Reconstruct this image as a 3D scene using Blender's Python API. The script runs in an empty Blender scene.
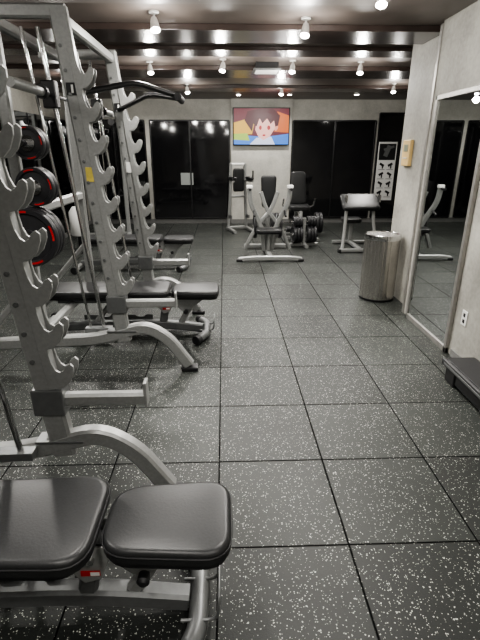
import bpy, bmesh, math, random
from mathutils import Vector, Matrix, Euler
random.seed(4)
C = bpy.context
# ------------------------------------------------------------ materials
def new_mat(name):
    m = bpy.data.materials.new(name); m.use_nodes = True
    nt = m.node_tree
    return m, nt, nt.nodes['Principled BSDF']
def simple(name, col, rough=0.5, metal=0.0, spec=0.5, noise=0.0, nscale=20, bump=0.0, emit=None, es=0, coat=0):
    m, nt, b = new_mat(name)
    b.inputs['Base Color'].default_value = (*col, 1)
    b.inputs['Roughness'].default_value = rough
    b.inputs['Metallic'].default_value = metal
    b.inputs['Specular IOR Level'].default_value = spec
    if coat: b.inputs['Coat Weight'].default_value = coat
    if emit:
        b.inputs['Emission Color'].default_value = (*emit, 1); b.inputs['Emission Strength'].default_value = es
    tc = nt.nodes.new('ShaderNodeTexCoord'); n = nt.nodes.new('ShaderNodeTexNoise')
    n.inputs['Scale'].default_value = nscale; n.inputs['Detail'].default_value = 6
    nt.links.new(tc.outputs['Object'], n.inputs['Vector'])
    if noise > 0:
        r = nt.nodes.new('ShaderNodeValToRGB')
        r.color_ramp.elements[0].position = .3; r.color_ramp.elements[1].position = .7
        r.color_ramp.elements[0].color = (*[c*(1-noise) for c in col], 1)
        r.color_ramp.elements[1].color = (*[min(1, c*(1+noise)) for c in col], 1)
        nt.links.new(n.outputs['Fac'], r.inputs['Fac']); nt.links.new(r.outputs['Color'], b.inputs['Base Color'])
    if bump > 0:
        bp = nt.nodes.new('ShaderNodeBump'); bp.inputs['Strength'].default_value = bump; bp.inputs['Distance'].default_value = .01
        nt.links.new(n.outputs['Fac'], bp.inputs['Height']); nt.links.new(bp.outputs['Normal'], b.inputs['Normal'])
    return m

SILVER = simple('silver_powdercoat', (.30,.305,.298), .38, .45, noise=.08, nscale=60)
DSILVER = simple('dark_silver', (.15,.155,.155), .38, .5, noise=.08, nscale=40)
CHROME = simple('chrome', (.6,.6,.6), .14, 1.0, noise=.03)
STEEL = simple('brushed_steel', (.46,.445,.42), .24, .95, noise=.06, nscale=30)
LEATHER = simple('black_vinyl', (.014,.0145,.015), .38, 0, .42, noise=.2, nscale=120, bump=.06)
RUBBER = simple('black_rubber', (.010,.010,.011), .5, noise=.2, nscale=60)
BLACK = simple('black_paint', (.008,.008,.009), .35, noise=.1)
PLATEM = simple('plate_rubber', (.016,.016,.018), .45, noise=.15, nscale=50)
RED = simple('red_ring', (.38,.015,.015), .4, noise=.1)
WHITE = simple('white_plastic', (.70,.70,.68), .4, noise=.03)
YELLOW = simple('yellow_label', (.5,.40,.08), .5, noise=.2)
BEIGE = simple('beige_plastic', (.70,.50,.22), .4, noise=.03)
TRIM = simple('trim_metal', (.36,.35,.33), .35, .7, noise=.1)
GLASSB = simple('black_glass', (.006,.006,.007), .06, 0, .6, noise=.1)
MIRROR = simple('mirror_glass', (.58,.60,.59), .01, 1.0, noise=.01)
DMIRROR = simple('smoked_mirror', (.16,.165,.165), .03, 1.0, noise=.01)
SKIRT = simple('baseboard_mat', (.16,.16,.155), .5, noise=.1)

def concrete(name, base=(.36,.35,.315), lo=.62):
    m, nt, b = new_mat(name)
    tc = nt.nodes.new('ShaderNodeTexCoord')
    n1 = nt.nodes.new('ShaderNodeTexNoise'); n1.inputs['Scale'].default_value = 2.2; n1.inputs['Detail'].default_value = 9; n1.inputs['Roughness'].default_value=.62
    n2 = nt.nodes.new('ShaderNodeTexNoise'); n2.inputs['Scale'].default_value = 30; n2.inputs['Detail'].default_value = 5
    mx = nt.nodes.new('ShaderNodeMixRGB'); mx.blend_type='MIX'; mx.inputs['Fac'].default_value=.25
    r = nt.nodes.new('ShaderNodeValToRGB')
    r.color_ramp.elements[0].position=.34; r.color_ramp.elements[1].position=.66
    r.color_ramp.elements[0].color=(*[c*lo for c in base],1); r.color_ramp.elements[1].color=(*[c*1.2 for c in base],1)
    for n in (n1,n2): nt.links.new(tc.outputs['Object'], n.inputs['Vector'])
    nt.links.new(n1.outputs['Fac'], mx.inputs['Color1']); nt.links.new(n2.outputs['Fac'], mx.inputs['Color2'])
    nt.links.new(mx.outputs['Color'], r.inputs['Fac']); nt.links.new(r.outputs['Color'], b.inputs['Base Color'])
    b.inputs['Roughness'].default_value=.6
    bp = nt.nodes.new('ShaderNodeBump'); bp.inputs['Strength'].default_value=.12; bp.inputs['Distance'].default_value=.01
    nt.links.new(mx.outputs['Color'], bp.inputs['Height']); nt.links.new(bp.outputs['Normal'], b.inputs['Normal'])
    return m
CONC = concrete('concrete_wallcover')
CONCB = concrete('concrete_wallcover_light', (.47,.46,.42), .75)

TS, TX0, TY0 = .568, -.046, 1.44
def floor_mat():
    m, nt, b = new_mat('speckled_rubber_tiles')
    N, L = nt.nodes.new, nt.links.new
    tc = N('ShaderNodeTexCoord'); sep = N('ShaderNodeSeparateXYZ'); L(tc.outputs['Object'], sep.inputs[0])
    def math_(op, a, bb=None, c=None):
        n = N('ShaderNodeMath'); n.operation = op
        for i, v in enumerate((a, bb, c)):
            if v is None: continue
            if isinstance(v, (int, float)): n.inputs[i].default_value = v
            else: L(v, n.inputs[i])
        return n.outputs[0]
    def seam(o, off):
        t = math_('DIVIDE', math_('SUBTRACT', o, off), TS)
        f = math_('FRACT', t)
        d = math_('MINIMUM', f, math_('SUBTRACT', 1.0, f))
        return d, math_('FLOOR', t)
    dx, ix = seam(sep.outputs[0], TX0); dy, iy = seam(sep.outputs[1], TY0)
    d = math_('MULTIPLY', math_('MINIMUM', dx, dy), TS)
    mr = N('ShaderNodeMapRange'); L(d, mr.inputs[0]); mr.inputs[1].default_value=.0018; mr.inputs[2].default_value=.0062
    line = mr.outputs[0]
    comb = N('ShaderNodeCombineXYZ'); L(ix, comb.inputs[0]); L(iy, comb.inputs[1])
    wn = N('ShaderNodeTexWhiteNoise'); L(comb.outputs[0], wn.inputs['Vector'])
    def speck(scale, prob, rad):
        v = N('ShaderNodeTexVoronoi'); v.inputs['Scale'].default_value = scale
        nz = N('ShaderNodeTexNoise'); nz.inputs['Scale'].default_value = scale*1.3; L(tc.outputs['Object'], nz.inputs['Vector'])
        mixv = N('ShaderNodeVectorMath'); mixv.operation='MULTIPLY_ADD'
        L(nz.outputs['Color'], mixv.inputs[0]); mixv.inputs[1].default_value=(.8/scale,)*3; L(tc.outputs['Object'], mixv.inputs[2])
        L(mixv.outputs[0], v.inputs['Vector'])
        sc = N('ShaderNodeSeparateColor'); L(v.outputs['Color'], sc.inputs[0])
        r = math_('MULTIPLY', math_('ADD', sc.outputs[1], .35), rad)
        return math_('MULTIPLY', math_('LESS_THAN', v.outputs['Distance'], r), math_('LESS_THAN', sc.outputs[0], prob))
    s = math_('MAXIMUM', speck(85, .17, .25), speck(150, .24, .32))
    nb = N('ShaderNodeTexNoise'); nb.inputs['Scale'].default_value=1.6; nb.inputs['Detail'].default_value=5; L(tc.outputs['Object'], nb.inputs['Vector'])
    nf = N('ShaderNodeTexNoise'); nf.inputs['Scale'].default_value=160; nf.inputs['Detail'].default_value=3; L(tc.outputs['Object'], nf.inputs['Vector'])
    val = math_('ADD', math_('MULTIPLY', wn.outputs['Value'], .5), math_('MULTIPLY', nb.outputs['Fac'], .5))
    val = math_('ADD', val, math_('MULTIPLY', nf.outputs['Fac'], .45))
    r = N('ShaderNodeValToRGB'); L(val, r.inputs[0])
    r.color_ramp.elements[0].position=.35; r.color_ramp.elements[0].color=(.009,.0102,.0094,1)
    r.color_ramp.elements[1].position=1.0; r.color_ramp.elements[1].color=(.031,.0345,.0315,1)
    m1 = N('ShaderNodeMixRGB'); L(s, m1.inputs[0]); L(r.outputs[0], m1.inputs[1]); m1.inputs[2].default_value=(.40,.41,.375,1)
    m2 = N('ShaderNodeMixRGB'); L(line, m2.inputs[0]); m2.inputs[1].default_value=(.004,.004,.004,1); L(m1.outputs[0], m2.inputs[2])
    L(m2.outputs[0], b.inputs['Base Color'])
    b.inputs['Roughness'].default_value=.45
    L(math_('MULTIPLY', line, .30), b.inputs['Specular IOR Level'])
    bp = N('ShaderNodeBump'); bp.inputs['Strength'].default_value=.35; bp.inputs['Distance'].default_value=.004
    h = math_('ADD', line, math_('MULTIPLY', nf.outputs['Fac'], .6))
    L(h, bp.inputs['Height']); L(bp.outputs['Normal'], b.inputs['Normal'])
    return m
FLOOR = floor_mat()

# ------------------------------------------------------------ geometry helpers
def group(name, loc=(0,0,0), rotz=0):
    e = bpy.data.objects.new(name, None); e.empty_display_size=.1
    e.location = loc; e.rotation_euler=(0,0,rotz); C.collection.objects.link(e); return e
def mobj(name, verts, faces, mat, parent=None, smooth=False, bevel=0, seg=2):
    me = bpy.data.meshes.new(name); me.from_pydata([tuple(v) for v in verts], [], faces); me.update()
    bm = bmesh.new(); bm.from_mesh(me); bmesh.ops.recalc_face_normals(bm, faces=bm.faces); bm.to_mesh(me); bm.free()
    me.materials.append(mat)
    o = bpy.data.objects.new(name, me); C.collection.objects.link(o)
    if parent: o.parent = parent
    if smooth:
        for p in me.polygons: p.use_smooth=True
        bm = bmesh.new(); bm.from_mesh(me)
        for e in bm.edges:
            if len(e.link_faces)==2 and e.calc_face_angle(0) > math.radians(38): e.smooth=False
        bm.to_mesh(me); bm.free()
    if bevel:
        b = o.modifiers.new('bevel','BEVEL'); b.width=bevel; b.segments=seg; b.limit_method='ANGLE'
    return o
def box(name, c, s, mat, parent=None, bevel=.004, rot=None):
    R = Euler(rot).to_matrix() if rot else Matrix.Identity(3)
    vs = [Vector(c)+R@Vector((x*s[0]/2, y*s[1]/2, z*s[2]/2)) for x in(-1,1) for y in(-1,1) for z in(-1,1)]
    f = [(0,1,3,2),(4,6,7,5),(0,4,5,1),(2,3,7,6),(0,2,6,4),(1,5,7,3)]
    return mobj(name, vs, f, mat, parent, bevel=bevel)
def fillet(pts, r, n=6):
    pts=[Vector(p) for p in pts]; out=[pts[0]]
    for i in range(1,len(pts)-1):
        a,b,c = pts[i-1],pts[i],pts[i+1]
        d1=(a-b); d2=(c-b); rr=min(r, d1.length*.48, d2.length*.48)
        p1=b+d1.normalized()*rr; p2=b+d2.normalized()*rr
        for k in range(n+1):
            t=k/n; out.append(p1*(1-t)**2+b*2*t*(1-t)+p2*t*t)
    out.append(pts[-1]); return out
def loft(name, rings, mat, parent, smooth=True, cap=True, bevel=0):
    n=len(rings[0]); vs=[v for r in rings for v in r]; fs=[]
    for i in range(len(rings)-1):
        for j in range(n):
            k=(j+1)%n; fs.append((i*n+j,i*n+k,(i+1)*n+k,(i+1)*n+j))
    if cap: fs += [tuple(range(n)), tuple(range((len(rings)-1)*n, len(rings)*n))]
    return mobj(name, vs, fs, mat, parent, smooth=smooth, bevel=bevel)
def sweep(name, pts, w, h, mat, parent, normal=(0,1,0), ch=.012):
    pts=[Vector(p) for p in pts]; N=Vector(normal).normalized(); rings=[]
    ch=min(ch,w*.3,h*.3)
    prof=[(w/2-ch,h/2),(w/2,h/2-ch),(w/2,-h/2+ch),(w/2-ch,-h/2),(-w/2+ch,-h/2),(-w/2,-h/2+ch),(-w/2,h/2-ch),(-w/2+ch,h/2)]
    for i,p in enumerate(pts):
        t1=(p-pts[i-1]).normalized() if i>0 else (pts[1]-p).normalized()
        t2=(pts[i+1]-p).normalized() if i<len(pts)-1 else t1
        t=(t1+t2).normalized(); k=1/max(.35,t.dot(t1))
        b=t.cross(N).normalized(); a=b.cross(t).normalized()
        rings.append([p+a*x+b*y*k for x,y in prof])
    return loft(name, rings, mat, parent, smooth=True)
def tube(name, pts, r, mat, parent, seg=14):
    pts=[Vector(p) for p in pts]; rings=[]; ref=None
    for i,p in enumerate(pts):
        t1=(p-pts[i-1]).normalized() if i>0 else (pts[1]-p).normalized()
        t2=(pts[i+1]-p).normalized() if i<len(pts)-1 else t1
        t=(t1+t2).normalized()
        if ref is None: ref = t.orthogonal().normalized()
        a=(ref-t*ref.dot(t)).normalized(); ref=a; b=t.cross(a)
        rr = r[i] if isinstance(r,(list,tuple)) else r
        rings.append([p+(a*math.cos(q)+b*math.sin(q))*rr for q in [2*math.pi*j/seg for j in range(seg)]])
    return loft(name, rings, mat, parent)
def lathe(name, prof, origin, axis, mat, parent, seg=36):
    o=Vector(origin); ax=Vector(axis).normalized(); a=ax.orthogonal().normalized(); b=ax.cross(a); rings=[]
    for r,z in prof:
        rings.append([o+ax*z+(a*math.cos(q)+b*math.sin(q))*max(r,.0005) for q in [2*math.pi*j/seg for j in range(seg)]])
    return loft(name, rings, mat, parent)
def extrude_poly(name, pts2, fmap, thick, mat, parent, bevel=.003):
    n=len(pts2); vs=[fmap(u,v,-thick/2) for u,v in pts2]+[fmap(u,v,thick/2) for u,v in pts2]
    fs=[tuple(range(n)), tuple(range(n,2*n))]+[(i,(i+1)%n,n+(i+1)%n,n+i) for i in range(n)]
    return mobj(name, vs, fs, mat, parent, bevel=bevel)
def outline(x0,x1,w0,w1,r,n=6):
    c=[Vector((x0,-w0/2,0)),Vector((x1,-w1/2,0)),Vector((x1,w1/2,0)),Vector((x0,w0/2,0))]; out=[]
    for i in range(4):
        a,b,d=c[i-1],c[i],c[(i+1)%4]
        p1=b+(a-b).normalized()*r; p2=b+(d-b).normalized()*r
        for k in range(n+1):
            t=k/n; out.append(p1*(1-t)**2+b*2*t*(1-t)+p2*t*t)
    return out
def pad(name, x0,x1,w0,w1, ztop, th, parent, M=None, r=.07, mat=None):
    base=outline(x0,x1,w0,w1,r); c=sum(base,Vector())/len(base); rings=[]
    L=(x1-x0)/2; W=max(w0,w1)/2
    e=min(.022, th*.42)
    prof=[(-th,e*.6)]+[(-th+e*.5,0.0)]+[(-e,0.0)]
    for k in range(1,6):
        q=math.pi/2*k/5; prof.append((-e+e*math.sin(q), e*(1-math.cos(q))))
    for (z,ins) in prof:
        rings.append([Vector((c.x+(p.x-c.x)*(1-ins/L), p.y*(1-ins/W), ztop+z)) for p in base])
    for s,dz in ((.7,.003),(.35,.004)):
        rings.append([Vector((c.x+(p.x-c.x)*(1-e/L)*s, p.y*(1-e/W)*s, ztop+dz)) for p in base])
    if M is not None: rings=[[M@v for v in rr] for rr in rings]
    o = loft(name, rings, mat or LEATHER, parent)
    sm=[Vector((c.x+(p.x-c.x)*1.004,p.y*1.006,ztop-e)) for p in base]
    if M is not None: sm=[M@v for v in sm]
    tube(name+'_piping', sm+[sm[0]], .003, RUBBER, parent, seg=6)
    bp=[Vector((c.x+(p.x-c.x)*.96,p.y*.95,0)) for p in base]
    rb=[[ (M@Vector((p.x,p.y,ztop-th-.012+dz)) if M is not None else Vector((p.x,p.y,ztop-th-.012+dz))) for p in bp] for dz in (0,.013)]
    loft(name+'_backing', rb, BLACK, parent)
    return o

# ------------------------------------------------------------ room
XL, XR, XR2, XRF = -3.1, 1.87, 1.97, 5.2
YB, YF, YC, ZC = 10.6, -3.0, 5.25, 2.62
def slab_p(name, x0,x1,y0,y1,z0,z1, mat, parent, bevel=0):
    return box(name, ((x0+x1)/2,(y0+y1)/2,(z0+z1)/2),(x1-x0,y1-y0,z1-z0),mat,parent,bevel)
def slab(name, x0,x1,y0,y1,z0,z1, mat, bevel=0): return slab_p(name,x0,x1,y0,y1,z0,z1,mat,None,bevel)
fl = mobj('floor', [(XL-.2,YF-.2,0),(XRF+.2,YF-.2,0),(XRF+.2,YB+.2,0),(XL-.2,YB+.2,0)], [(0,1,2,3)], FLOOR)
CEIL = simple('ceiling_dark', (.105,.088,.078), .42, 0, .5, noise=.2, nscale=3)
CEILP = simple('ceiling_panel', (.15,.135,.122), .45, 0, .5, noise=.15, nscale=4)
BEAM = simple('ceiling_beam_gloss', (.040,.029,.025), .25, 0, .6, noise=.2, nscale=4)
slab('ceiling', XL-.2,XRF+.2,YF-.2,YB+.2,ZC,ZC+.15, CEIL)
slab('wall_left', XL-.15,XL,YF-.2,YB+.2,0,ZC, CONC)
slab('wall_back', XL-.2,XRF+.2,YB,YB+.15,0,ZC, CONCB)
slab('wall_front', XL-.2,XRF+.2,YF-.15,YF,0,ZC, CONC)
slab('wall_right', XR,XRF,YF,4.34,0,ZC, CONC)
slab('wall_right_return', XR2,XRF,4.34,YC,0,ZC, CONC)
slab('wall_far_right', XRF,XRF+.15,YC-.2,YB+.2,0,ZC, CONC)
slab('trim_1', XR-.012,XR+.02,4.335,4.375,0,ZC-.02, TRIM,.003)
slab('wall_back_column', .16,1.48,YB-.10,YB,0,ZC, CONCB)
for i,(y,w,d) in enumerate([(1.2,.5,.05),(2.65,.9,.05),(4.75,.5,.05),(5.55,.35,.04),(6.9,.7,.05),(8.6,.5,.05)]):
    slab('ceiling_beam' if i==0 else 'ceiling_beam.%03d'%i, XL,XRF if y>5.5 else (XR if y<4 else XR2),y-w/2,y+w/2,ZC-d,ZC, BEAM,.006)
slab('ceiling_panel', -1.9,1.2,3.15,3.85,ZC-.03,ZC, CEILP,.006)
slab('baseboard_right', XR-.012,XR,YF,3.3,0,.06,SKIRT)
slab('baseboard_back', XL,XRF,YB-.012,YB,0,.10,SKIRT)
slab('baseboard_back_column', .15,1.49,YB-.113,YB-.10,0,.10,SKIRT)
slab('baseboard_left', XL,XL+.012,YF,YB,0,.08,SKIRT)

def framed_glass(name, x0,x1,z0,z1,y, splits, mat=GLASSB):
    g=group(name,(0,0,0))
    slab_p('pane',x0,x1,y-.02,y,z0,z1,mat,g)
    t=.03
    for k,xx in enumerate([x0]+splits+[x1]): slab_p('mullion_%d'%k,xx-t/2,xx+t/2,y-.045,y-.018,z0,z1,BLACK,g,.003)
    for k,zz in enumerate([z0,z1]): slab_p('rail_%d'%k,x0,x1,y-.045,y-.018,zz-t/2,zz+t/2,BLACK,g,.003)
    return g
g=framed_glass('window_1', -1.60,.12,.12,2.2,YB,[-.75])
slab_p('pane_patch', -.98,-.70,YB-.027,YB-.021,.86,1.12,simple('patch_grey',(.3,.32,.31),.5),g)  # small flat grey rectangle set just in front of the pane
framed_glass('window_2', 1.52,3.35,.12,2.2,YB,[2.45])
framed_glass('window_3', XL+.03,-1.72,.12,2.2,YB,[-2.4])
framed_glass('window_4', 3.42,XRF-.05,.12,2.35,YB,[4.1])
g=group('wall_mirror_panels')
for k in range(5):
    y0=-2.6+k*2.6
    slab_p('panel_%d'%k,XL,XL+.012,y0+.01,y0+2.57,.1,2.15,DMIRROR,g)
    slab_p('strip_%d'%k,XL,XL+.02,y0-.015,y0+.012,.1,2.15,BLACK,g)

g=group('wall_mirror',(XR,0,0))
slab_p('backing',-.016,-.002,3.36,4.22,.02,2.03,BLACK,g)
slab_p('glass',-.019,-.016,3.39,4.19,.05,2.0,MIRROR,g)
for nm,a in (('frame_near',(3.35,3.39,0,2.04)),('frame_far',(4.19,4.23,0,2.04)),('frame_top',(3.35,4.23,2.0,2.04)),('frame_bottom',(3.35,4.23,.0,.05))):
    slab_p(nm,-.032,-.002,a[0],a[1],a[2],a[3],TRIM,g,.004)
g=group('wall_intercom',(XR2,5.0,1.57))
box('body',(-.02,0,0),(.04,.20,.26),BEIGE,g,.008)
box('screen',(-.041,.0,.05),(.004,.11,.07),simple('lcd',(.25,.27,.2),.3),g,.001)
for k in range(3): box('button_%d'%k,(-.042,-.04+.04*k,-.05),(.006,.02,.015),WHITE,g,.002)
g=group('wall_outlet',(XR,3.2,.37))
box('plate',(-.004,0,0),(.008,.075,.12),WHITE,g,.003)
for k in(-1,1): box('socket_%d'%k,(-.009,0,k*.025),(.003,.03,.03),BLACK,g,.001)

# TV
g=group('wall_television',(.81,YB-.10,2.07))
box('mount',(0,-.02,0),(.3,.04,.3),BLACK,g)
box('body',(0,-.06,0),(1.22,.05,.75),BLACK,g,.006)
def emis(name,c,s=1.6): return simple(name,(0,0,0),.3,emit=c,es=s)
def shape(name,pts,mat,lv):
    mobj(name,[(x,-.0865-.0006*lv,z) for x,z in pts],[tuple(range(len(pts)))],mat,g)
def ell(cx,cz,a,b,n=28,t0=0,t1=2*math.pi): return [(cx+a*math.cos(t0+(t1-t0)*k/n),cz+b*math.sin(t0+(t1-t0)*k/n)) for k in range(n)]
W,H=.59,.355
shape('screen_background',[(-W,-H),(W,-H),(W,H),(-W,H)],emis('tv_maroon',(.12,.02,.03)),0)
shape('screen_left',[(-W,-.15),(-.2,-.15),(-.12,.2),(-W,.08)],emis('tv_gold',(.65,.38,.05)),1)
shape('screen_right',[(.28,-.1),(W,-.12),(W,.22),(.34,.3)],emis('tv_orange',(.55,.13,.03)),1)
shape('screen_bottom',[(-W,-H),(W,-H),(W,-.14),(.1,-.2),(-W,-.16)],emis('tv_blue',(.06,.2,.6)),2)
shape('screen_green',[(-W,-.26),(-.25,-.28),(-.3,-.13),(-W,-.14)],emis('tv_green',(.35,.5,.08)),3)
shape('screen_shirt',[(-.25,-H),(.3,-H),(.22,-.2),(-.1,-.22)],emis('tv_white',(.6,.65,.8)),4)
shape('screen_face',[(-.1,.12),(-.13,-.06),(-.06,-.2),(.05,-.27),(.18,-.2),(.29,-.04),(.30,.14),(.1,.22)],emis('tv_skin',(.85,.45,.38)),5)
shape('screen_ear',ell(.31,0,.05,.08),emis('tv_skin2',(.7,.3,.22)),4)
shape('screen_hair',[(-.26,-.02),(-.36,.12),(-.30,.3),(-.05,.35),(.25,.35),(.40,.22),(.36,.02),(.30,.0),(.27,.12),(.2,.05),(.12,.16),(.02,.06),(-.04,.17),(-.10,.0),(-.17,.06),(-.2,-.1)],emis('tv_hair',(.06,.01,.015)),6)
shape('screen_eye_left',ell(-.02,-.02,.03,.045),emis('tv_eye',(.35,.02,.02)),7)
shape('screen_eye_right',ell(.16,-.02,.035,.045),emis('tv_eye2',(.35,.02,.02)),7)
shape('screen_mouth',ell(.06,-.17,.035,.02),emis('tv_mouth',(.4,.05,.05)),7)

# poster
g=group('exercise_poster',(3.66,YB-.05,1.14))
PW=simple('poster_white',(.6,.6,.58),.6,noise=.02)
box('sheet',(0,0,0),(.42,.008,1.26),PW,g,.001)
box('header_photo',(0,-.0055,.42),(.37,.003,.34),BLACK,g,0)
box('header_figure',(0,-.008,.44),(.10,.003,.24),DSILVER,g,0,rot=(0,.35,0))
box('header_figure_arm',(.03,-.0085,.50),(.24,.003,.05),DSILVER,g,0,rot=(0,-.3,0))
for r_ in range(4):
    for c_ in range(2):
        cx=-.095+c_*.19; cz=.13-r_*.2
        box('figure_body_%d_%d'%(r_,c_),(cx,-.0055,cz+.02),(.11,.003,.05),BLACK,g,0,rot=(0,.5*(-1)**(r_+c_),0))
        box('figure_leg_%d_%d'%(r_,c_),(cx+.02,-.0055,cz-.03),(.03,.003,.07),BLACK,g,0)
        box('text_%d_%d'%(r_,c_),(cx,-.0055,cz-.085),(.15,.003,.012),DSILVER,g,0)

# ------------------------------------------------------------ lights
GLOW=simple('lamp_glow',(1,1,1),.3,emit=(1,.97,.92),es=45)
LCOL=(1,.965,.91)
def spot(i,x,y,power=55,tilt=(0,0)):
    nm='ceiling_spotlight' if i==0 else 'ceiling_spotlight.%03d'%i
    g=group(nm,(x,y,ZC))
    lathe('canopy',[(0,0),(.04,0),(.04,-.012),(0,-.02)],(0,0,0),(0,0,1),WHITE,g,20)
    tube('stem',[(0,0,-.01),(0,0,-.075)],.008,WHITE,g,8)
    d=Vector((tilt[0],tilt[1],-1)).normalized(); o=Vector((0,0,-.07))
    lathe('housing',[(0,-.03),(.022,-.03),(.030,.0),(.038,.07),(.035,.07),(.032,.06)],o,d,WHITE,g,20)
    lathe('lens',[(0,.0),(.032,0.0),(.032,.012),(.022,.022),(0,.027)],o+d*.055,d,GLOW,g,20)
    l=bpy.data.lights.new('lamp','SPOT'); l.energy=power; l.spot_size=math.radians(145); l.spot_blend=.8; l.shadow_soft_size=.05; l.color=LCOL
    lo=bpy.data.objects.new('lamp',l); C.collection.objects.link(lo); lo.parent=g
    lo.location=o+d*.11; lo.rotation_euler=Vector((tilt[0]*.4,tilt[1]*.3,-1)).to_track_quat('-Z','Y').to_euler()
    l2=bpy.data.lights.new('spill','POINT'); l2.energy=power*.17; l2.shadow_soft_size=.05; l2.color=LCOL
    lo2=bpy.data.objects.new('spill',l2); C.collection.objects.link(lo2); lo2.parent=g; lo2.location=o+d*.17
i=0
for x,y in [(-.54,4.16),(.69,4.3),(-.9,6.28),(0,6.1),(.85,6.15),(1.7,6.2),(2.8,8.1),(1.05,3.45),(-.6,8.3),(1.0,8.5),
            (-.6,2.0),(.8,1.9),(-.6,0),(.8,-.2),(-2.1,4.2),(-2.1,1.6),(-2.2,7.0),(.2,-1.8)]:
    pw = 118 if y>3 else 88
    spot(i,x,y,pw,(.15*(1 if x<0 else -1),-.45)); i+=1
for k,(x,y) in enumerate([(-1.5,9.7),(.3,9.75),(1.3,9.7),(2.6,9.6),(3.9,8.6)]):
    g=group('recessed_downlight' if k==0 else 'recessed_downlight.%03d'%k,(x,y,ZC))
    lathe('ring',[(.04,0),(.06,0),(.06,-.008),(.045,-.012)],(0,0,0),(0,0,1),WHITE,g,24)
    lathe('lens',[(0,-.004),(.045,-.004),(.04,-.014),(0,-.018)],(0,0,0),(0,0,1),GLOW,g,24)
    l=bpy.data.lights.new('lamp','SPOT'); l.energy=65; l.spot_size=math.radians(150); l.spot_blend=.7; l.shadow_soft_size=.04; l.color=LCOL
    lo=bpy.data.objects.new('lamp',l); C.collection.objects.link(lo); lo.parent=g; lo.location=(0,0,-.04)
g=group('ceiling_air_vent',(.55,6.6,ZC-.0))
box('frame',(0,-.2,-.08),(.34,.34,.02),DSILVER,g,.004)
box('neck',(0,-.2,-.04),(.28,.28,.08),BLACK,g,0)
for k in range(5): box('slat_%d'%k,(0,-.32+.06*k,-.095),(.28,.02,.008),WHITE,g,.001)

# ------------------------------------------------------------ trash can
g=group('stainless_trash_can',(1.74,4.86,0))
R0=.19; H0=.74; seg=96; rings=[]
for z in (.03,.06,H0-.07,H0-.05):
    ring=[]
    for j in range(seg):
        q=2*math.pi*j/seg; rr=R0+ (.0035*math.cos(q*24) if .05<z<H0-.06 else 0)
        ring.append(Vector((rr*math.cos(q),rr*math.sin(q),z)))
    rings.append(ring)
loft('body',rings,STEEL,g)
lathe('base_ring',[(0,0),(R0-.01,0),(R0+.003,.008),(R0+.003,.03),(0,.03)],(0,0,0),(0,0,1),BLACK,g,48)
lathe('rim',[(R0-.03,H0-.052),(R0+.006,H0-.052),(R0+.01,H0-.03),(R0+.004,H0),(R0-.02,H0+.004),(R0-.03,H0-.01)],(0,0,0),(0,0,1),CHROME,g,48)
lathe('lid_dish',[(R0-.02,H0-.005),(R0-.07,H0-.035),(.09,H0-.045),(0.0,H0-.045)],(0,0,0),(0,0,1),STEEL,g,48)
lathe('liner',[(R0-.06,H0-.034),(0.03,H0-.036)],(0,0,0),(0,0,1),BLACK,g,48)

g=group('aerobic_step_platform',(1.73,2.35,0))
box('deck',(0,0,.135),(.26,1.2,.05),RUBBER,g,.02)
box('deck_mat',(0,0,.162),(.21,1.12,.006),PLATEM,g,.003)
for k,yy in enumerate((-.48,0,.48)): box('riser_%d'%k,(0,yy,.055),(.22,.14,.11),BLACK,g,.012)
box('side_skirt',(0,0,.07),(.20,1.0,.10),BLACK,g,.01)
box('edge_strip',(-.127,0,.135),(.008,1.1,.018),DSILVER,g,.002)

def wplate(nm,parent,c,axis,r,t=.05,red=True):
    c=Vector(c)
    lathe(nm,[(.026,-t/2),(r*.28,-t/2),(r*.30,-t/2+.008),(r*.78,-t/2+.012),(r*.82,-t/2),(r*.97,-t/2),(r,-t/2+.008),(r,t/2-.008),(r*.97,t/2),(r*.82,t/2),(r*.78,t/2-.012),(r*.3,t/2-.008),(r*.28,t/2),(.026,t/2)],c,axis,PLATEM,parent)
    ax=Vector(axis).normalized()
    lathe(nm+'_hub',[(.022,-t/2-.004),(.045,-t/2-.004),(.045,t/2+.004),(.022,t/2+.004)],c,axis,CHROME,parent,24)
    if red:
        a=ax.orthogonal().normalized(); b=ax.cross(a)
        for sgn in (1,-1):
            for k in range(4):
                q0=k*math.pi/2+.3; ri,ro=r*.84,r*.91
                n=10; vs=[]
                for j in range(n+1):
                    q=q0+.6*j/n; dirv=a*math.cos(q)+b*math.sin(q)
                    vs+= [c+ax*sgn*(t/2+.0025)+dirv*ri, c+ax*sgn*(t/2+.0025)+dirv*ro]
                fs=[(2*j,2*j+1,2*j+3,2*j+2) for j in range(n)]
                mobj(nm+'_ring_%d_%d'%(k,sgn+1),vs,fs,RED,parent)

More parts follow.
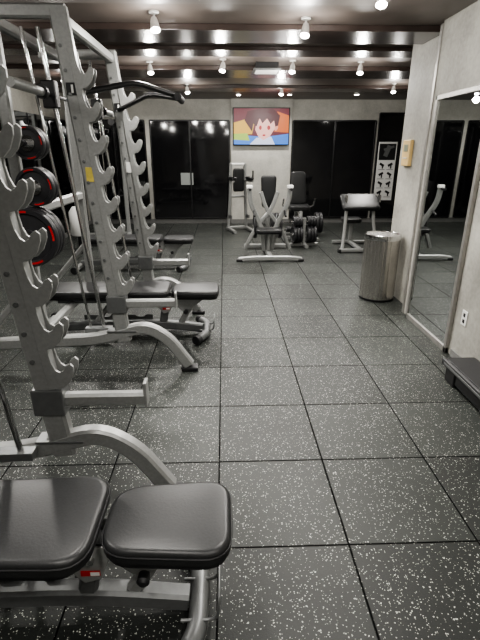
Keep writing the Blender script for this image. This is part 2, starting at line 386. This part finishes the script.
# ------------------------------------------------------------ half rack
def rack(nm, y0, y1, plates=True, smith=True, bar=True):
    g=group(nm,(0,0,0)); 
    def xu(z): return -.77-(z-.30)*.19/2.05
    XRr=-1.36
    for si,y in enumerate((y0,y1)):
        s='a' if si==0 else 'b'
        sweep('upright_'+s,[(xu(.26),y,.26),(xu(2.38),y,2.38)],.065,.105,SILVER,g)
        path=fillet([(-1.95,y,.03),(-1.78,y,.24),(-.95,y,.27),(-.60,y,.37),(-.44,y,.27),(-.29,y,.045)],.14,6)
        sweep('base_arch_'+s,path,.07,.085,SILVER,g)
        box('foot_front_'+s,(-.285,y,.018),(.13,.085,.036),RUBBER,g,.01,)
        box('foot_rear_'+s,(-1.95,y,.018),(.12,.085,.036),RUBBER,g,.01)
        sweep('rear_upright_'+s,[(XRr,y,.27),(XRr,y,2.36)],.06,.075,SILVER,g)
        sweep('top_beam_'+s,[(xu(2.35)+.04,y,2.36),(XRr-.2,y,2.36)],.06,.075,SILVER,g)
        sweep('brace_'+s,[(XRr,y,.75),(-1.80,y,.28)],.045,.05,SILVER,g)
        box('gusset_'+s,(xu(.36)+.0,y,.34),(.22,.085,.012),DSILVER,g,.003)
        p=.19; pts=[(.02,0)]; nh=8
        for k in range(nh):
            b=k*p
            pts+=[(.060,b+.0),(.090,b+.006),(.122,b+.035),(.146,b+.080),(.150,b+.108),(.138,b+.122),(.120,b+.112),(.104,b+.090),(.086,b+.080),(.070,b+.092),(.060,b+.125),(.057,b+.165)]
        pts+=[(.056,nh*p+.02),(.02,nh*p+.03)]
        for wi,off in enumerate((-.034,.034)):
            extrude_poly('catch_plate_%s%d'%(s,wi),pts,lambda u,v,w,off=off,y=y:Vector((xu(.62+v)+u,y+off+w,.62+v)),.012,SILVER,g,.002)
        sweep('safety_arm_'+s,[(xu(.55)+.03,y,.55),(-.37,y,.55)],.05,.062,SILVER,g)
        box('safety_arm_stop_'+s,(-.366,y,.575),(.014,.06,.12),SILVER,g,.003)
        box('safety_bracket_'+s,(xu(.55),y,.55),(.14,.09,.13),DSILVER,g,.006)
        box('number_tag_'+s,(xu(1.95),y-.036,1.95),(.075,.006,.07),BLACK,g,.002)
        box('number_digit_'+s,(xu(1.95),y-.040,1.95),(.012,.003,.045),WHITE,g,0)
        box('warning_label_'+s,(xu(1.45),y-.035,1.45),(.05,.004,.09),YELLOW if si==0 else WHITE,g,.001)
        for k in range(12):
            zz=.75+k*.13
            lathe('bolt_%s%d'%(s,k),[(0,0),(.011,0),(.011,.006),(0,.008)],(xu(zz)-.02,y-.033,zz),(0,-1,0),DSILVER,g,8)
    for nm2,x,z in (('cross_rear_top',XRr,2.32),('cross_rear_mid',XRr,1.2),('cross_rear_low',XRr,.32)):
        sweep(nm2,[(x,y0,z),(x,y1,z)],.06,.07,SILVER,g,normal=(1,0,0))
    ym=(y0+y1)/2
    if bar:
        sweep('cross_front_top',[(xu(2.33),y0,2.33),(xu(2.33),y1,2.33)],.06,.07,SILVER,g,normal=(1,0,0))
        pb=fillet([(xu(1.95),y0+.03,1.93),(-.60,y0+.30,2.03),(-.33,ym-.08,1.97),(-.33,ym+.08,1.97),(-.60,y1-.30,2.03),(xu(1.95),y1-.03,1.93)],.08,5)
        tube('pull_up_bar',pb,.019,BLACK,g)
        tube('pull_up_grip',[(-.33,ym-.16,1.965),(-.33,ym+.16,1.965)],.026,RUBBER,g)
    if smith:
        for si,y in enumerate((y0+.08,y1-.08)):
            tube('guide_rod_%d'%si,[(xu(.33)-.16,y,.33),(xu(2.3)-.17,y,2.3)],.014,CHROME,g)
            tube('guide_rod_back_%d'%si,[(xu(.33)-.26,y,.33),(xu(2.3)-.27,y,2.3)],.010,CHROME,g)
            box('rod_seat_%d'%si,(xu(.33)-.2,y,.315),(.2,.06,.04),DSILVER,g,.004)
            box('carriage_%d'%si,(-1.10,y,1.93),(.09,.07,.16),BLACK,g,.008)
        tube('smith_bar',[(-1.10,y0-.10,1.93),(-1.10,y1+.10,1.93)],.014,CHROME,g)
        for si,(a,b) in enumerate(((y0-.08,y0-.50),(y1+.08,y1+.42))):
            tube('bar_sleeve_%d'%si,[(-1.10,a,1.93),(-1.10,b,1.93)],.026,SILVER,g)
            lathe('bar_collar_%d'%si,[(0,0),(.04,0),(.04,.03),(0,.03)],(-1.10,a,1.93),(0,1,0),BLACK,g,20)
    if plates:
        for k,(z,r,n,x) in enumerate(((1.64,.10,2,-1.20),(1.38,.12,2,-1.20),(1.07,.19,3,-1.27))):
            box('peg_plate_%d'%k,((XRr+x)/2,y0,z),(abs(XRr-x)+.08,.05,.07),DSILVER,g,.004)
            tube('peg_%d'%k,[(x,y0,z),(x,y0-.27,z)],.024,CHROME,g)
            for j in range(n):
                wplate('plate_%d_%d'%(k,j),g,(x,y0-(.075+j*.058),z),(0,1,0),r,.05)
    return g
rack('half_rack',.50,1.78,plates=False,bar=False)
rack('half_rack.001',3.12,4.40)

# ------------------------------------------------------------ bench
def bench(nm, loc, rotz=0, incl=0.0):
    g=group(nm,loc,rotz)
    zt=.45
    pad('seat_pad',-.42,0.0,.29,.345,zt,.062,g,r=.10)
    M=Matrix.Translation((-.44,0,zt))@Matrix.Rotation(incl,4,'Y')@Matrix.Translation((.44,0,-zt))
    pad('back_pad',-1.55,-.44,.33,.40,zt+.012,.065,g,M=M,r=.10)
    sweep('spine',fillet([(-1.62,0,.08),(-.9,0,.10),(-.5,0,.10),(-.16,0,.055)],.2,6),.07,.075,DSILVER,g)
    tube('front_foot',fillet([(-.19,-.25,.04),(-.12,-.13,.045),(-.12,.13,.045),(-.19,.25,.04)],.1),.036,DSILVER,g,18)
    sweep('rear_foot',[(-1.62,-.30,.055),(-1.62,.30,.055)],.06,.06,SILVER,g,normal=(1,0,0))
    for k,s in enumerate((-1,1)):
        lathe('foot_cap_%d'%k,[(0,-.02),(.04,-.02),(.04,.03),(0,.035)],(-.19,s*.25,.04),(-.5,s*.85,0),RUBBER,g,20)
        lathe('wheel_%d'%k,[(.012,-.018),(.045,-.018),(.052,-.01),(.052,.01),(.045,.018),(.012,.018)],(-1.62,s*.33,.052),(0,1,0),RUBBER,g,24)
        extrude_poly('seat_bracket_%d'%k,[(-.40,.30),(-.34,.24),(-.26,.26),(-.10,.375),(-.38,.378)],lambda u,v,w,s=s:Vector((u,s*.05+w,v)),.008,SILVER,g,.002)
        extrude_poly('pivot_bracket_%d'%k,[(-.56,.38),(-.55,.28),(-.50,.22),(-.44,.24),(-.41,.32),(-.41,.378)],lambda u,v,w,s=s:Vector((u,s*.062+w,v)),.01,SILVER,g,.003)
        box('back_rail_%d'%k,(-.97,s*.075,.355),(.90,.03,.04),DSILVER,g,.004)
    sweep('seat_post',[(-.52,0,.10),(-.47,0,.36)],.06,.07,DSILVER,g)
    sweep('seat_strut',[(-.36,0,.10),(-.22,0,.345)],.045,.055,SILVER,g)
    sweep('back_strut',[(-1.15,0,.10),(-.95,0,.34)],.05,.045,SILVER,g)
    extrude_poly('adjust_ladder',[(-1.25,.13),(-.62,.13),(-.62,.175),(-.68,.175),(-.70,.155),(-.76,.155),(-.78,.175),(-.84,.175),(-.86,.155),(-.92,.155),(-.94,.175),(-1.0,.175),(-1.02,.155),(-1.08,.155),(-1.10,.175),(-1.25,.175)],lambda u,v,w:Vector((u,.05+w,v)),.012,DSILVER,g,.002)
    tube('handle_hoop',fillet([(-.18,-.10,.07),(-.05,-.10,.07),(-.045,-.10,.17),(-.045,.06,.17),(-.05,.06,.07),(-.18,.06,.07)],.04,5),.006,DSILVER,g,10)
    tube('pivot_pin',[(-.47,-.085,.33),(-.47,.085,.33)],.014,CHROME,g)
    lathe('adjust_knob',[(0,0),(.016,0),(.02,.01),(.022,.04),(.012,.05),(0,.05)],(-.30,-.045,.24),(0,-1,0),RUBBER,g,18)
    box('label',(-.475,-.070,.27),(.065,.003,.022),RED,g,0)
    box('label_white',(-.46,-.072,.27),(.03,.003,.014),WHITE,g,0)
    return g
bench('weight_bench',(.01,1.18,0))
bench('weight_bench.001',(-.06,3.86,0))
bench('weight_bench.002',(-.45,6.35,0))

# ------------------------------------------------------------ far machines
def chest_press(nm,loc,rot=0):
    g=group(nm,loc,rot)
    sweep('base_front',fillet([(-.48,-.30,.03),(-.30,-.33,.06),(.30,-.33,.06),(.48,-.30,.03)],.1),.07,.06,SILVER,g,normal=(0,0,1))
    sweep('base_spine',[(0,-.33,.06),(0,.65,.06)],.08,.07,SILVER,g,normal=(1,0,0))
    sweep('base_rear',[(-.36,.65,.05),(.36,.65,.05)],.07,.07,SILVER,g,normal=(0,0,1))
    for k,s in enumerate((-1,1)):
        sweep('swing_arm_%d'%k,fillet([(s*.06,.12,.08),(s*.10,.10,.45),(s*.30,.02,.85),(s*.31,.0,1.08)],.2,6),.07,.07,SILVER,g,normal=(0,1,0))
        sweep('cross_arm_%d'%k,fillet([(s*.36,.18,.10),(s*.22,.14,.42),(-s*.05,.1,.75),(-s*.13,.08,1.0)],.2,6),.055,.06,SILVER,g,normal=(0,1,0))
        tube('grip_%d'%k,[(s*.31,.0,1.05),(s*.31,-.16,1.05)],.02,RUBBER,g)
        tube('grip_low_%d'%k,[(s*.24,.03,.72),(s*.24,-.14,.66)],.018,RUBBER,g)
        box('cap_%d'%k,(s*.31,0,1.08),(.09,.08,.05),WHITE,g,.01)
        wplate('plate_%d'%k,g,(s*.20,.30,.45),(1,0,0),.2,.05,False)
        box('foot_%d'%k,(s*.47,-.30,.02),(.1,.08,.04),RUBBER,g,.01)
    sweep('mast',[(0,.2,.08),(0,.28,1.12)],.07,.07,SILVER,g,normal=(1,0,0))
    Mb=Matrix.Translation((0,.19,1.05))@Matrix.Rotation(math.radians(90),4,'X')@Matrix.Rotation(math.radians(90),4,'Z')
    pad('back_pad',-.30,.18,.2,.24,0,.06,g,M=Mb,r=.05)
    pad('seat_pad',-.2,.2,.28,.3,.46,.06,g,M=Matrix.Translation((0,-.02,0)),r=.06)
    sweep('seat_post',[(0,.05,.06),(0,.0,.40)],.06,.06,SILVER,g,normal=(1,0,0))
    return g
chest_press('chest_press_machine',(.69,7.0,0))

def leg_ext(nm,loc,rot=0):
    g=group(nm,loc,rot)
    sweep('base_left',[(-.3,-.5,.04),(-.3,.5,.04)],.06,.06,SILVER,g,normal=(1,0,0))
    sweep('base_right',[(.3,-.5,.04),(.3,.5,.04)],.06,.06,SILVER,g,normal=(1,0,0))
    sweep('base_cross',[(-.3,.2,.05),(.3,.2,.05)],.06,.06,SILVER,g,normal=(0,0,1))
    sweep('base_cross_front',[(-.3,-.3,.05),(.3,-.3,.05)],.06,.06,SILVER,g,normal=(0,0,1))
    sweep('mast',[(0,.2,.05),(0,.34,1.1)],.07,.07,SILVER,g,normal=(1,0,0))
    sweep('seat_beam',[(0,-.3,.06),(0,-.25,.5),(0,.24,.5)],.07,.07,SILVER,g,normal=(1,0,0))
    pad('seat_pad',-.24,.22,.38,.42,.62,.08,g,M=Matrix.Rotation(math.radians(90),4,'Z'),r=.07)
    Mb=Matrix.Translation((0,.20,.92))@Matrix.Rotation(math.radians(83),4,'X')@Matrix.Rotation(math.radians(90),4,'Z')
    pad('back_pad',-.30,.30,.34,.28,0,.07,g,M=Mb,r=.07)
    for k,s in enumerate((-1,1)):
        tube('side_handle_%d'%k,fillet([(s*.12,.18,.52),(s*.30,.12,.58),(s*.30,-.06,.74)],.06),.016,CHROME,g)
        tube('roller_pad_%d'%k,[(s*.05,-.36,.22),(s*.28,-.36,.22)],.055,LEATHER,g,20)
        wplate('plate_%d'%k,g,(s*.40,.22,.25),(1,0,0),.2,.06,False)
        wplate('plate_b_%d'%k,g,(s*.47,.22,.25),(1,0,0),.2,.06,False)
    tube('roller_axle',[(-.29,-.36,.22),(.29,-.36,.22)],.014,CHROME,g)
    tube('plate_axle',[(-.5,.22,.25),(.5,.22,.25)],.02,CHROME,g)
    sweep('lever',[(0,-.27,.5),(0,-.34,.22)],.05,.05,SILVER,g,normal=(1,0,0))
    return g
leg_ext('leg_extension_machine',(1.42,8.7,0))

def plate_tree(nm,loc,rot=0):
    g=group(nm,loc,rot)
    sweep('base_x',[(-.26,0,.04),(.26,0,.04)],.06,.06,SILVER,g,normal=(0,0,1))
    sweep('base_y',[(0,-.22,.04),(0,.22,.04)],.06,.06,SILVER,g,normal=(0,0,1))
    sweep('post',[(0,0,.04),(0,0,.50)],.06,.06,SILVER,g,normal=(0,1,0))
    for k,s in enumerate((-1,1)):
        for j,(z,r) in enumerate(((.22,.15),(.44,.09))):
            tube('horn_%d_%d'%(k,j),[(0,0,z),(s*.24,0,z)],.022,CHROME,g)
            for q in range(3): wplate('plate_%d_%d_%d'%(k,j,q),g,(s*(.07+q*.055),0,z),(1,0,0),r,.045,False)
    return g
plate_tree('weight_plate_tree',(1.38,7.8,0),math.radians(8))

def preacher(nm,loc,rot=0):
    g=group(nm,loc,rot)
    sweep('base_front',[(-.35,-.32,.04),(.35,-.32,.04)],.06,.06,SILVER,g,normal=(0,0,1))
    sweep('base_rear',[(-.30,.42,.04),(.30,.42,.04)],.06,.06,SILVER,g,normal=(0,0,1))
    sweep('spine',[(0,-.32,.05),(0,.42,.05)],.06,.06,SILVER,g,normal=(1,0,0))
    for k,s in enumerate((-1,1)):
        sweep('leg_%d'%k,fillet([(s*.30,-.30,.05),(s*.24,-.14,.4),(s*.22,-.08,.78)],.15),.05,.055,SILVER,g,normal=(1,0,0))
        box('bar_hook_%d'%k,(s*.27,-.2,.86),(.03,.1,.12),CHROME,g,.008)
        box('cap_%d'%k,(s*.35,-.32,.03),(.05,.09,.06),RUBBER,g,.01)
    sweep('cross',[(-.24,-.1,.74),(.24,-.1,.74)],.05,.05,SILVER,g,normal=(0,0,1))
    Mb=Matrix.Translation((0,-.05,.83))@Matrix.Rotation(math.radians(35),4,'X')@Matrix.Rotation(math.radians(90),4,'Z')
    pad('arm_pad',-.2,.16,.62,.62,0,.06,g,M=Mb,r=.05)
    sweep('seat_post',[(0,.35,.05),(0,.35,.42)],.06,.06,SILVER,g,normal=(1,0,0))
    pad('seat_pad',.18,.52,.3,.34,.48,.06,g,M=Matrix.Rotation(math.radians(90),4,'Z'),r=.07)
    return g
preacher('preacher_curl_bench',(2.25,7.6,0))

def knee_raise(nm,loc,rot=0):
    g=group(nm,loc,rot)
    for k,s in enumerate((-1,1)):
        sweep('foot_%d'%k,[(s*.20,-.28,.04),(s*.20,.32,.04)],.06,.06,SILVER,g,normal=(1,0,0))
        sweep('post_%d'%k,fillet([(s*.20,.24,.05),(s*.16,.20,.8),(s*.15,.20,1.35)],.1),.05,.06,SILVER,g,normal=(0,1,0))
        sweep('arm_%d'%k,[(s*.16,.22,1.02),(s*.20,-.16,1.02)],.04,.05,SILVER,g,normal=(0,0,1))
        pad('elbow_pad_%d'%k,-.18,.12,.10,.10,1.10,.05,g,M=Matrix.Translation((s*.18,0,0))@Matrix.Rotation(math.radians(90),4,'Z'),r=.03)
        tube('grip_%d'%k,fillet([(s*.20,-.14,1.03),(s*.20,-.18,1.12),(s*.20,-.18,1.22)],.03),.016,RUBBER,g)
        sweep('step_%d'%k,[(s*.19,.24,.30),(s*.19,.02,.30)],.07,.03,DSILVER,g,normal=(0,0,1))
    sweep('base_cross',[(-.20,.26,.05),(.20,.26,.05)],.06,.06,SILVER,g,normal=(0,0,1))
    sweep('cross_mid',[(-.18,.21,.7),(.18,.21,.7)],.05,.05,SILVER,g,normal=(0,0,1))
    sweep('cross_top',[(-.16,.20,1.33),(.16,.20,1.33)],.05,.05,WHITE,g,normal=(0,0,1))
    Mb=Matrix.Translation((0,.13,1.05))@Matrix.Rotation(math.radians(90),4,'X')@Matrix.Rotation(math.radians(90),4,'Z')
    pad('back_pad',-.25,.2,.22,.22,0,.05,g,M=Mb,r=.04)
    return g
knee_raise('knee_raise_station',(.33,9.4,0),math.radians(15))

def cable(nm,loc,rot=0):
    g=group(nm,loc,rot)
    sweep('base',[(-.5,0,.04),(.5,0,.04)],.09,.07,SILVER,g,normal=(0,0,1))
    for k,s in enumerate((-1,1)):
        sweep('upright_%d'%k,[(s*.45,0,.05),(s*.45,0,2.2)],.07,.08,SILVER,g,normal=(0,1,0))
        tube('guide_%d'%k,[(s*.09,0,.08),(s*.09,0,2.15)],.012,CHROME,g)
        sweep('foot_%d'%k,[(s*.45,-.4,.04),(s*.45,.4,.04)],.08,.07,SILVER,g,normal=(1,0,0))
        lathe('pulley_%d'%k,[(.01,-.015),(.06,-.015),(.05,0),(.06,.015),(.01,.015)],(s*.3,0,2.08),(0,1,0),BLACK,g,24)
        tube('cable_%d'%k,[(s*.36,0,2.08),(s*.36,0,.9)],.004,BLACK,g,6)
        tube('handle_%d'%k,fillet([(s*.36,0,.9),(s*.36-.07,0,.78),(s*.36+.07,0,.78),(s*.36,0,.9)],.02),.012,RUBBER,g,8)
    sweep('top',[(-.48,0,2.2),(.48,0,2.2)],.09,.08,SILVER,g,normal=(0,0,1))
    for k in range(12): box('stack_%d'%k,(0,0,.12+k*.05),(.28,.12,.045),PLATEM,g,.004)
    return g
cable('cable_machine',(-2.35,8.9,0),math.radians(10))
g=group('wipes_dispenser',(-2.40,7.5,0))
lathe('stand',[(0,0),(.16,0),(.16,.02),(.05,.04),(.05,.30),(0,.30)],(0,0,0),(0,0,1),BLACK,g)
lathe('canister',[(0,.28),(.13,.28),(.15,.31),(.14,.66),(.08,.74),(0,.75)],(0,0,0),(0,0,1),WHITE,g)

# ------------------------------------------------------------ world, camera
w=bpy.data.worlds.new('world'); C.scene.world=w; w.use_nodes=True
w.node_tree.nodes['Background'].inputs[0].default_value=(.5,.5,.5,1); w.node_tree.nodes['Background'].inputs[1].default_value=.3
try: C.scene.view_settings.look='AgX - Medium High Contrast'
except Exception as ex: print(ex)
cam=bpy.data.cameras.new('camera'); co=bpy.data.objects.new('camera',cam); C.collection.objects.link(co)
co.location=(0,0,1.6); co.rotation_euler=(math.radians(69.1),0,math.radians(-1.93))
cam.sensor_fit='VERTICAL'; cam.sensor_height=24; cam.lens=16.69; cam.clip_start=.02
C.scene.camera=co
